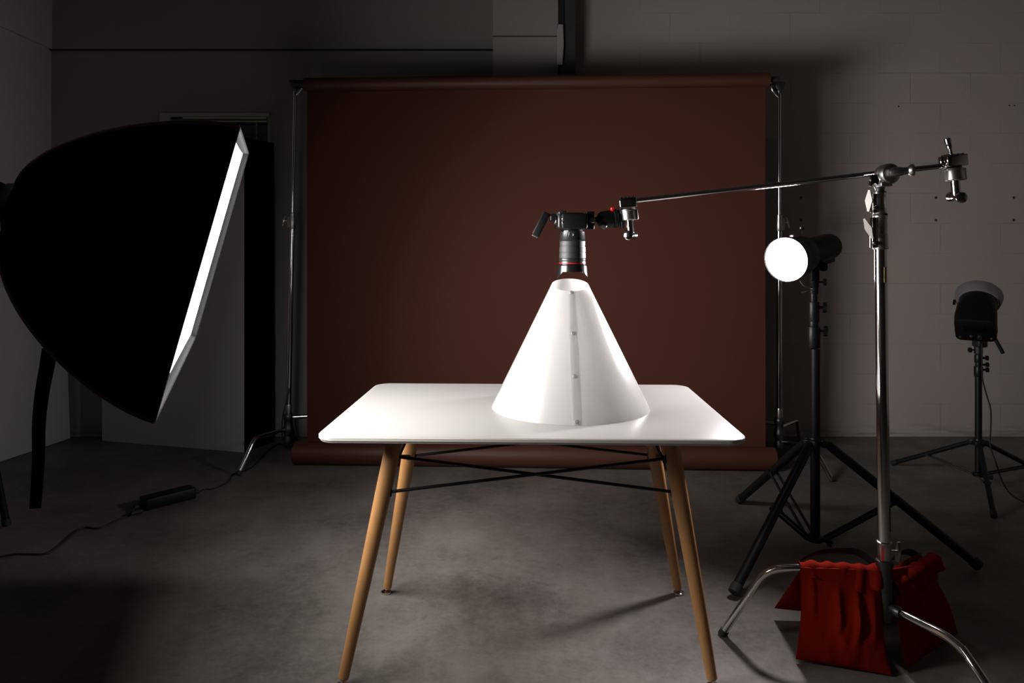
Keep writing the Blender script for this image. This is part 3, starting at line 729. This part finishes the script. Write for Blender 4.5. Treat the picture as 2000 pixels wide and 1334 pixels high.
# lit round lamp
ld = V((-.738, -.664, -.141)).normalized()
l0 = at(1535, 507, 2.75)
lamp = thing('studio_light', V((cS.x, cS.y, zz(560))), 'lit round studio lamp glowing bright white on the heavy black stand', 'studio light', 'studio lamps')
MB().lathe(l0-ld*.004, ld, [(0, .0860), (.002, .0865), (.006, .0800), (.009, .06), (.011, .02)], 48).build('lamp_face', 'lamp_glass', lamp)
MB().lathe(l0+ld*.004, -ld, [(0, .0885), (.010, .0895), (.012, .088), (.05, .084), (.085, .078), (.14, .075), (.15, .070), (.155, .052)], 48, (False, True)).build('reflector', 'black_plastic', lamp)
MB().lathe(l0-ld*.15, -ld, [(0, .056), (.03, .058), (.22, .056), (.245, .054), (.252, .046)], 40).build('lamp_housing', 'black_plastic', lamp)
xl, yl, zl = basis(-ld)
dn = yl if yl.z < 0 else -yl
MB().box(l0-ld*.33+dn*.052, (.05, .030, .12), (xl, dn, ld), .006).build('grip_handle', 'black_plastic', lamp)
MB().box(l0-ld*.355+dn*.066+xl*.0, (.035, .003, .05), (xl, dn, ld)).build('label_plate', 'grey_metal', lamp)
m = MB(); tp_ = at(1568, 462, 2.85); m.cyl(tp_, tp_+V((-.004, 0, .030)), .0028, seg=10); m.lathe(tp_+V((-.004, 0, .028)), Z_, [(0, .006), (.003, .0125), (.010, .0125), (.012, .009)], 18)
m.build('top_knob', 'black_gloss', lamp)
m = MB(); m.box(at(1548, 462, 2.79), (.018, .016, .020), (xl, dn, ld), .002); m.build('latch', 'grey_metal', lamp)
m = MB(); m.box(V((cS.x, cS.y, zz(532))), (.036, .04, .075), None, .006); m.lathe(V((cS.x, cS.y, zz(562))), Z_, [(0, .0185), (.004, .0205), (.06, .0205), (.064, .017)], 24)
m.lathe(V((cS.x+.028, cS.y-.01, zz(521))), X_, [(-.02, .012), (.004, .018), (.018, .018), (.022, .012)], 8)
m.build('tilt_bracket', 'black_plastic', lamp)
m = MB(); m.cyl(V((cS.x+.018, cS.y-.006, zz(551))), V((cS.x+.036, cS.y-.010, zz(551))), .004, seg=10); m.lathe(V((cS.x+.034, cS.y-.010, zz(551))), V((1, -.2, 0)), [(0, .009), (.003, .0145), (.012, .0145), (.015, .010)], 16)
m.build('lock_knob', 'black_gloss', lamp)
m = MB(); m.tube(smooth([at(1562, 548, 2.88), at(1570, 558, 2.88), at(1582, 562, 2.89)], 5), .003, 8); m.tube(smooth([at(1566, 571, 2.88), at(1576, 569, 2.88), at(1585, 566, 2.89)], 5), .0026, 8)
m.build('lever', 'grey_metal', lamp)

# unlit lamp at the right
cR_ = V((2.470, 3.70, 0)); zr = lambda y: CH+(HZ-y)*3.70/F
cR_.x = 911*3.70/F
st2 = tripod('light_stand', (cR_.x, cR_.y), 'slim black tripod stand carrying the unlit lamp near the block wall', zr(862), zr(926),
             [(2.235, 4.10), (2.262, 3.275), (2.96, 3.74)], .56, .0165, .0125, {'col_top': .36})
s2 = lambda n_, y0, y1, r: seg_(n_, y0, y1, r, 'black_metal', st2, cR_, zr)
s2('sleeve', 735, 716, .0210); s2('riser', 718, 706, .0150); s2('sleeve', 708, 693, .0190); s2('riser', 697, 688, .0130)
for y, dx in ((699, .019), (712, .021), (722, .021)):
    m = MB(); star_knob(m, V((cR_.x+dx-.004, cR_.y, zr(y))), (1, -.3, 0), .013); m.build('star_knob', 'black_gloss', st2)
lamp2 = thing('studio_light', V((cR_.x, cR_.y, zr(690))), 'unlit studio lamp seen from behind at the far right by the block wall', 'studio light', 'studio lamps')
def mono(par, o, d_, r_, back=None):
    """monolight; o = centre of rear panel, d_ = direction it shines"""
    d_ = V(d_).normalized(); x, y, a_ = basis(d_); x = -x; 
    up = y if y.z > 0 else -y; x = a_.cross(up)
    if x.x < 0: x = -x
    def rr(w, h, z, rad=.03):
        out_ = []
        for sx, sy, s0 in ((1, 1, 0), (-1, 1, 90), (-1, -1, 180), (1, -1, 270)):
            for k in range(6):
                t_ = math.radians(s0+90*k/5); out_.append(o+a_*z+x*(sx*(w-rad)+rad*math.cos(t_))+up*(sy*(h-rad)+rad*math.sin(t_)))
        return out_
    MB().loft([rr(r_*.80, r_*.66, 0), rr(r_*.92, r_*.78, .008), rr(r_*.95, r_*.82, .06), rr(r_*.90, r_*.84, .12), rr(r_*.88, r_*.86, .20, r_*.8)]).build('lamp_housing', 'black_plastic', par)
    MB().box(o-a_*.001+up*r_*.22, (r_*1.0, r_*.42, .006), (x, up, a_), .002).build('display', 'screen', par)
    m_ = MB(); m_.lathe(o-a_*.0+x*r_*.20-up*r_*.36, -a_, [(0, .013), (.010, .012), (.012, .010)], 20); m_.build('dial', 'ribbed', par)
    for q1_, q2_, q3_ in ((-.2, .36, .007), (-.70, .45, .006), (.70, .45, .006)): MB().lathe(o+x*r_*q1_-up*r_*q2_, -a_, [(0, q3_), (.004, q3_*.8)], 14).build('button', 'grey_metal', par)
    return x, up, a_
mo_ = at(1904.5, 648, 3.62); md = V((.47, .60, .65)).normalized()
x, up, a_ = mono(lamp2, mo_, md, .098)
MB().lathe(mo_+a_*.19, a_, [(0, .085), (.02, .088), (.05, .089)], 40, (False, False)).build('lamp_front', 'black_gloss', lamp2)
MB().lathe(mo_+a_*.215, a_, [(0, .090), (.004, .100), (.03, .108), (.055, .112), (.060, .110), (.058, .105), (.03, .100), (.006, .09)], 48, (False, False)).build('reflector', 'reflector', lamp2)
m = MB(); m.box(mo_+a_*.215-x*.108, (.012, .014, .03), (x, up, a_), .002); m.build('reflector_latch', 'black_metal', lamp2)
m = MB(); m.tube([at(1941, 657, 3.62), at(1946, 666, 3.60), at(1959, 690, 3.56)], [.008, .009, .009], 12); m.build('tilt_lever', 'black_plastic', lamp2)
m = MB(); m.lathe(V((cR_.x, cR_.y, zr(692))), Z_, [(0, .016), (.004, .020), (.052, .020), (.06, .018)], 20); m.box(V((cR_.x, cR_.y-.01, zr(668))), (.05, .06, .05), None, .008); m.build('tilt_bracket', 'grey_metal' if 0 else 'ribbed', lamp2)
m = MB(); q = V((cR_.x-.018, cR_.y, zr(683.5))); m.cyl(q, q-X_*.022, .0035, seg=8); m.lathe(q-X_*.020, -X_, [(0, .009), (.002, .0135), (.011, .0135), (.013, .010)], 14); m.build('lock_knob', 'black_gloss', lamp2)
cb = MB().tube(smooth([at(1918, 672, 3.66), at(1918, 700, 3.66), at(1919, 740, 3.66), at(1928, 775, 3.66), at(1935, 800, 3.66), at(1935, 840, 3.66), at(1934, 870, 3.66), at(1944, 900, 3.6), V((2.50, 3.55, .075)), V((2.53, 3.50, .02)), V((2.60, 3.42, .004)), V((2.72, 3.36, .004)), V((2.95, 3.32, .004)), V((3.3, 3.4, .004))], 8), .0036, 8)
cb.build('power_cord', 'rubber', lamp2)

# ------------------------------------------------------------------ rear stands holding the backdrop
def rear(cx, cy, base, top, label, joint_y, D_, legs, hook, group='chrome stands holding the backdrop'):
    t = thing('c_stand', (cx, cy, 0), label, 'light stand', group)
    B = V(base); T_ = V(top); ax_ = (T_-B).normalized()
    zj = CH+(HZ-joint_y)*D_/F; j = B.lerp(T_, (zj-B.z)/(T_.z-B.z))
    MB().cyl(B+ax_*.10, j, .0160, seg=20).build('column', 'chrome', t)
    MB().cyl(j, T_, .0100, seg=18).build('riser', 'chrome', t)
    m_ = MB(); m_.lathe(j-ax_*.05, ax_, [(0, .019), (.003, .0205), (.045, .0195), (.055, .019), (.075, .0165), (.095, .0165), (.098, .012)], 20); m_.box(j-ax_*.01+V((hook*.018, -.004, 0)), (.02, .02, .07), None, .003); m_.build('riser_collar', 'chrome_worn', t)
    m_ = MB(); t_handle(m_, j+V((hook*.026, -.004, 0)), (hook, -.2, 0), (.25*hook, 0, -1), .032, .010); m_.build('wing_handle', 'chrome_worn', t)
    m_ = MB(); m_.lathe(B, ax_, [(0, .018), (.006, .026), (.03, .030), (.045, .023), (.06, .023), (.075, .031), (.10, .031), (.112, .024), (.15, .025), (.165, .030), (.18, .027), (.19, .019)], 24); m_.build('base_casting', 'cast', t)
    MB().lathe(B+ax_*.19, ax_, [(0, .020), (.05, .019), (.055, .017)], 20).build('base_collar', 'chrome_worn', t)
    m_ = MB(); m_.lathe(T_-ax_*.01, ax_, [(0, .011), (.01, .016), (.02, .016), (.03, .012)], 18)
    m_.lathe(T_+ax_*.03-Y_*.02+X_*0, Y_, [(0, .018), (.004, .026), (.05, .026), (.054, .02)], 20)
    m_.box(T_+ax_*.048+X_*hook*-.01, (.085, .03, .014), None, .004)
    m_.build('top_bracket', 'cast', t)
    hk = [T_+V((-hook*.055, -.02, .04)), T_+V((-hook*.050, -.025, .005)), T_+V((-hook*.030, -.02, -.020)), T_+V((-hook*.012, -.02, -.036))]
    MB().tube(smooth(hk, 6), .006, 10).build('hook', 'chrome_worn', t)
    for lg in legs: cleg(lg, .0125, t, rad=.04)
    return t
rear(-1.382, 4.30, (-1.382, 4.30, .075), (-1.310, 4.21, 2.235), 'chrome stand holding the left end of the backdrop roll', 432, 4.3,
     [[(-1.40, 4.28, .165), at(497, 856, 4.02), at(466, 926, 3.905)], [(-1.36, 4.30, .238), (-1.10, 4.36, .240), (-.93, 4.39, .02)], [(-1.385, 4.31, .20), (-1.43, 4.50, .21), (-1.45, 4.66, .02)]], -1)
rear(1.608, 4.20, (1.608, 4.20, .075), (1.566, 4.09, 2.195), 'chrome stand holding the right end of the backdrop roll', 436, 4.2,
     [[(1.62, 4.19, .115), at(1590, 874, 4.0), at(1626, 940, 3.815)], [(1.60, 4.21, .222), (1.36, 4.29, .222), (1.20, 4.34, .02)], [(1.62, 4.21, .20), at(1557, 820, 4.45), at(1563, 868, 4.55)]], 1)

# ------------------------------------------------------------------ softbox
SC = V((-.890, 2.073, 1.2407))
def rot(a_, b__, c_):
    return Matrix.Rotation(c_, 3, 'Z') @ Matrix.Rotation(b__, 3, 'Y') @ Matrix.Rotation(a_, 3, 'X')
R3 = rot(.078, .262, .363); sn = R3 @ X_; su = R3 @ Y_; sv = R3 @ Z_
W, H = 1.0205, .70
sbx = thing('softbox', SC-Z_*.55, 'large deep black softbox with glowing white front at the left of the table', 'softbox')
def ringq(s_, t_, grow=0, nside=10, sag=0):
    """rounded-corner-less rectangle ring at depth t behind the face"""
    c_ = [(-1, -1), (1, -1), (1, 1), (-1, 1)]; o_ = []
    for k in range(4):
        a0, a1 = c_[k], c_[(k+1) % 4]
        for i in range(nside):
            f_ = i/nside; y_ = a0[0]+(a1[0]-a0[0])*f_; z_ = a0[1]+(a1[1]-a0[1])*f_
            k_ = 1-sag*math.sin(math.pi*f_)
            yy = y_*(W/2*s_+grow); z2 = z_*(H/2*s_+grow)
            if k in (0, 2): z2 *= k_
            else: yy *= k_
            o_.append(SC-sn*t_+su*yy+sv*z2)
    return o_
LD = .506
prof = []
for i in range(29):
    q = (i/28); t_ = math.sin(q*math.pi/2)
    prof.append((.1+.9*(max(0, 1-t_**1.4))**.6, LD*t_))
outer = [ringq(s_, t_, 0, 10, .0) for s_, t_ in prof]
inner = [ringq(s_, t_, -.004, 10, .0) for s_, t_ in prof[:-1]]
MB().loft(outer, (False, True)).build('shell', 'softbox_black', sbx, 50)
# lip: outer face black, inner face grey cloth
lipd = .075
# recessed front diffuser
MB().loft([ringq(.997, .0205, -.006), ringq(.997, .0175, -.006)]).build('diffuser_panel', 'diffuser', sbx)
MB().loft([ringq(1, 0, -.0035, 14, 0), ringq(.999, .008, -.0045, 14, .003), ringq(.998, .013, -.0060, 14, .006), ringq(.996, .0175, -.008, 14, .014)], (False, False)).build('lip', 'softbox_lip', sbx, 50)
def area(name, loc, n_, w_, h_, up_, energy, spread, col_, parent, shape='RECTANGLE'):
    L_ = bpy.data.lights.new(name, 'AREA'); L_.shape = shape; L_.size = w_; L_.size_y = h_; L_.energy = energy; L_.color = col_; L_.spread = math.radians(spread)
    o_ = bpy.data.objects.new(name, L_); COL.objects.link(o_); z_ = -V(n_).normalized(); y_ = V(up_).normalized(); x_ = y_.cross(z_).normalized(); y_ = z_.cross(x_)
    M_ = Matrix((x_, y_, z_)).transposed().to_4x4(); M_.translation = V(loc)-parent.location; o_.matrix_local = M_; o_.parent = parent; return o_
area('softbox_light', SC-sn*.015, sn, W*.965, H*.955, sv, SOFTW, 128, (1, .955, .92), sbx)
area('lamp_light', l0+ld*.013, ld, .165, .165, Z_, LAMPW, 150, (1, .94, .95), lamp, 'DISK')
for sy in (-1, 1):
    for sz in (-1, 1):
        MB().tube([SC-sn*t_+su*sy*(W/2*s_)+sv*sz*(H/2*s_) for s_, t_ in prof], .0045, 8).build('rib', 'softbox_piping', sbx)
c4 = [SC+su*a_*W/2+sv*b__*H/2 for a_, b__ in ((-1, -1), (1, -1), (1, 1), (-1, 1))]
m = MB()
for k in range(4): m.cyl(c4[k], c4[(k+1) % 4], .0028, seg=8)
m.build('rim', 'softbox_lip', sbx)
rg = SC-sn*LD
MB().lathe(rg+sn*.01, -sn, [(0, .070), (.004, .076), (.018, .076), (.028, .066), (.045, .060)], 32).build('speed_ring', 'black_metal', sbx)
stp = smooth([at(98, 680, 1.74), at(92, 715, 1.75), at(82, 770, 1.755), at(76, 830, 1.76), at(75, 900, 1.76), at(69, 993, 1.765)], 8)
sm = MB(); rings = []
for i, p_ in enumerate(stp):
    w_ = (14-4*i/len(stp))*1.76/F; xv = V((1, .25, 0)).normalized()
    rings.append([p_+xv*w_-Y_*.001, p_+xv*w_+Y_*.001, p_-xv*w_+Y_*.001, p_-xv*w_-Y_*.001])
sm.loft(rings); sm.build('hanging_strap', 'webbing', sbx)
# its lamp and stand, mostly outside the frame
LS_ = .8
lb_ = thing('studio_light', rg-sn*.05, 'black lamp head fitted behind the big softbox at the left edge', 'studio light', 'studio lamps')
MB().lathe(rg-sn*.04, -sn, [(0, .055), (.02, .060), (.05, .055), (.24, .055), (.26, .048)], 32).build('lamp_housing', 'black_plastic', lb_)
yk = rg-sn*.16
MB().box(yk-Z_*.085, (.05, .05, .06), None, .006).lathe(yk-Z_*.16, Z_, [(0, .018), (.06, .018)], 20).build('tilt_bracket', 'black_metal', lb_)
st3 = tripod('light_stand', (yk.x, yk.y), 'black tripod stand under the big softbox, just outside the left edge', .42, .10,
             [(-1.93, 2.15), (-1.75, 1.42), (-1.16, 1.45)], .5, .0170, .0135, {'col_top': yk.z-.58})
st4 = tripod('light_stand', (-2.300, 2.90), 'black tripod stand at the far left with only one leg tip showing at the edge', 1.0, .42,
             [(-2.296, 3.17), (-2.56, 2.76), (-2.08, 2.66)], .45, .0175, .0150, {'col_top': .7})

# ------------------------------------------------------------------ cables and adapter
ad = thing('power_adapter', at(327, 985, 3.47), 'black power adapter brick lying on the floor in the shadow at left', 'power adapter')
ad.location.z = 0
a0 = V(((282-1000)*3.42/F, 3.40, 0)); a1 = V(((372-1000)*3.55/F, 3.58, 0)); d_ = (a1-a0).normalized(); s_ = V((-d_.y, d_.x, 0))
MB().box((a0+a1)/2+Z_*.028, ((a1-a0).length, .085, .056), (d_, s_, Z_), .008).build('case', 'black_plastic', ad)
MB().cyl(a0-d_*.035+Z_*.02, a0+Z_*.022, .010, seg=14).build('plug', 'rubber', ad)
MB().cyl(a1+Z_*.022, a1+d_*.03+Z_*.02, .009, seg=14).build('plug', 'rubber', ad)
def fl(px, py): # floor point
    D_ = F*CH/(py-HZ); return V(((px-1000)*D_/F, D_, .004))
MB().tube(smooth([fl(-30, 1094), fl(0, 1089), fl(35, 1084), fl(85, 1084), fl(110, 1072), fl(145, 1042), fl(165, 1032), fl(195, 1033), fl(230, 1017), fl(250, 1008), a0-d_*.03+Z_*.018], 8), .0042, 8).build('floor_cable', 'rubber', None,
    label='thin black cable crossing the floor from the left edge to the adapter', category='cable')
MB().tube(smooth([a1+d_*.03+Z_*.018, fl(400, 957), fl(416, 956), fl(446, 942), fl(455, 928), fl(490, 915), fl(520, 885), fl(545, 868), V((-1.41, 4.36, .04)), V((-1.405, 4.27, .13)), V((-1.400, 4.262, .25)), V((-1.372, 4.262, .36)), V((-1.36, 4.268, .42))], 8), .0042, 8).build('floor_cable', 'rubber', None,
    label='thin black cable running from the adapter up the left backdrop stand', category='cable')
sk = MB(); k0 = fl(262, 1010)
for q_ in (fl(256, 1009),): sk.cyl(q_+Z_*.010, q_+d_*.05+Z_*.010, .010, seg=12)
sk.build('cable_connector', 'rubber', None, label='small black connector joining the floor cable just before the adapter', category='connector')

# ------------------------------------------------------------------ world, camera, view
wd = bpy.data.worlds.new('world'); scn.world = wd; wd.use_nodes = True
wd.node_tree.nodes['Background'].inputs[0].default_value = (.5, .5, .55, 1); wd.node_tree.nodes['Background'].inputs[1].default_value = 0.0
cd = bpy.data.cameras.new('view_camera'); co = bpy.data.objects.new('view_camera', cd); COL.objects.link(co)
co.location = (0, 0, CH); co.rotation_euler = (math.pi/2, 0, 0)
cd.sensor_width = 36; cd.lens = F/2000*36; cd.shift_y = -(667-HZ)/2000; cd.clip_start = .05; cd.clip_end = 60
scn.camera = co
vs = scn.view_settings; scn.display_settings.display_device = 'sRGB'
vs.view_transform = 'Standard'; vs.look = 'None'; vs.gamma = 1; vs.exposure = 0; vs.use_curve_mapping = False
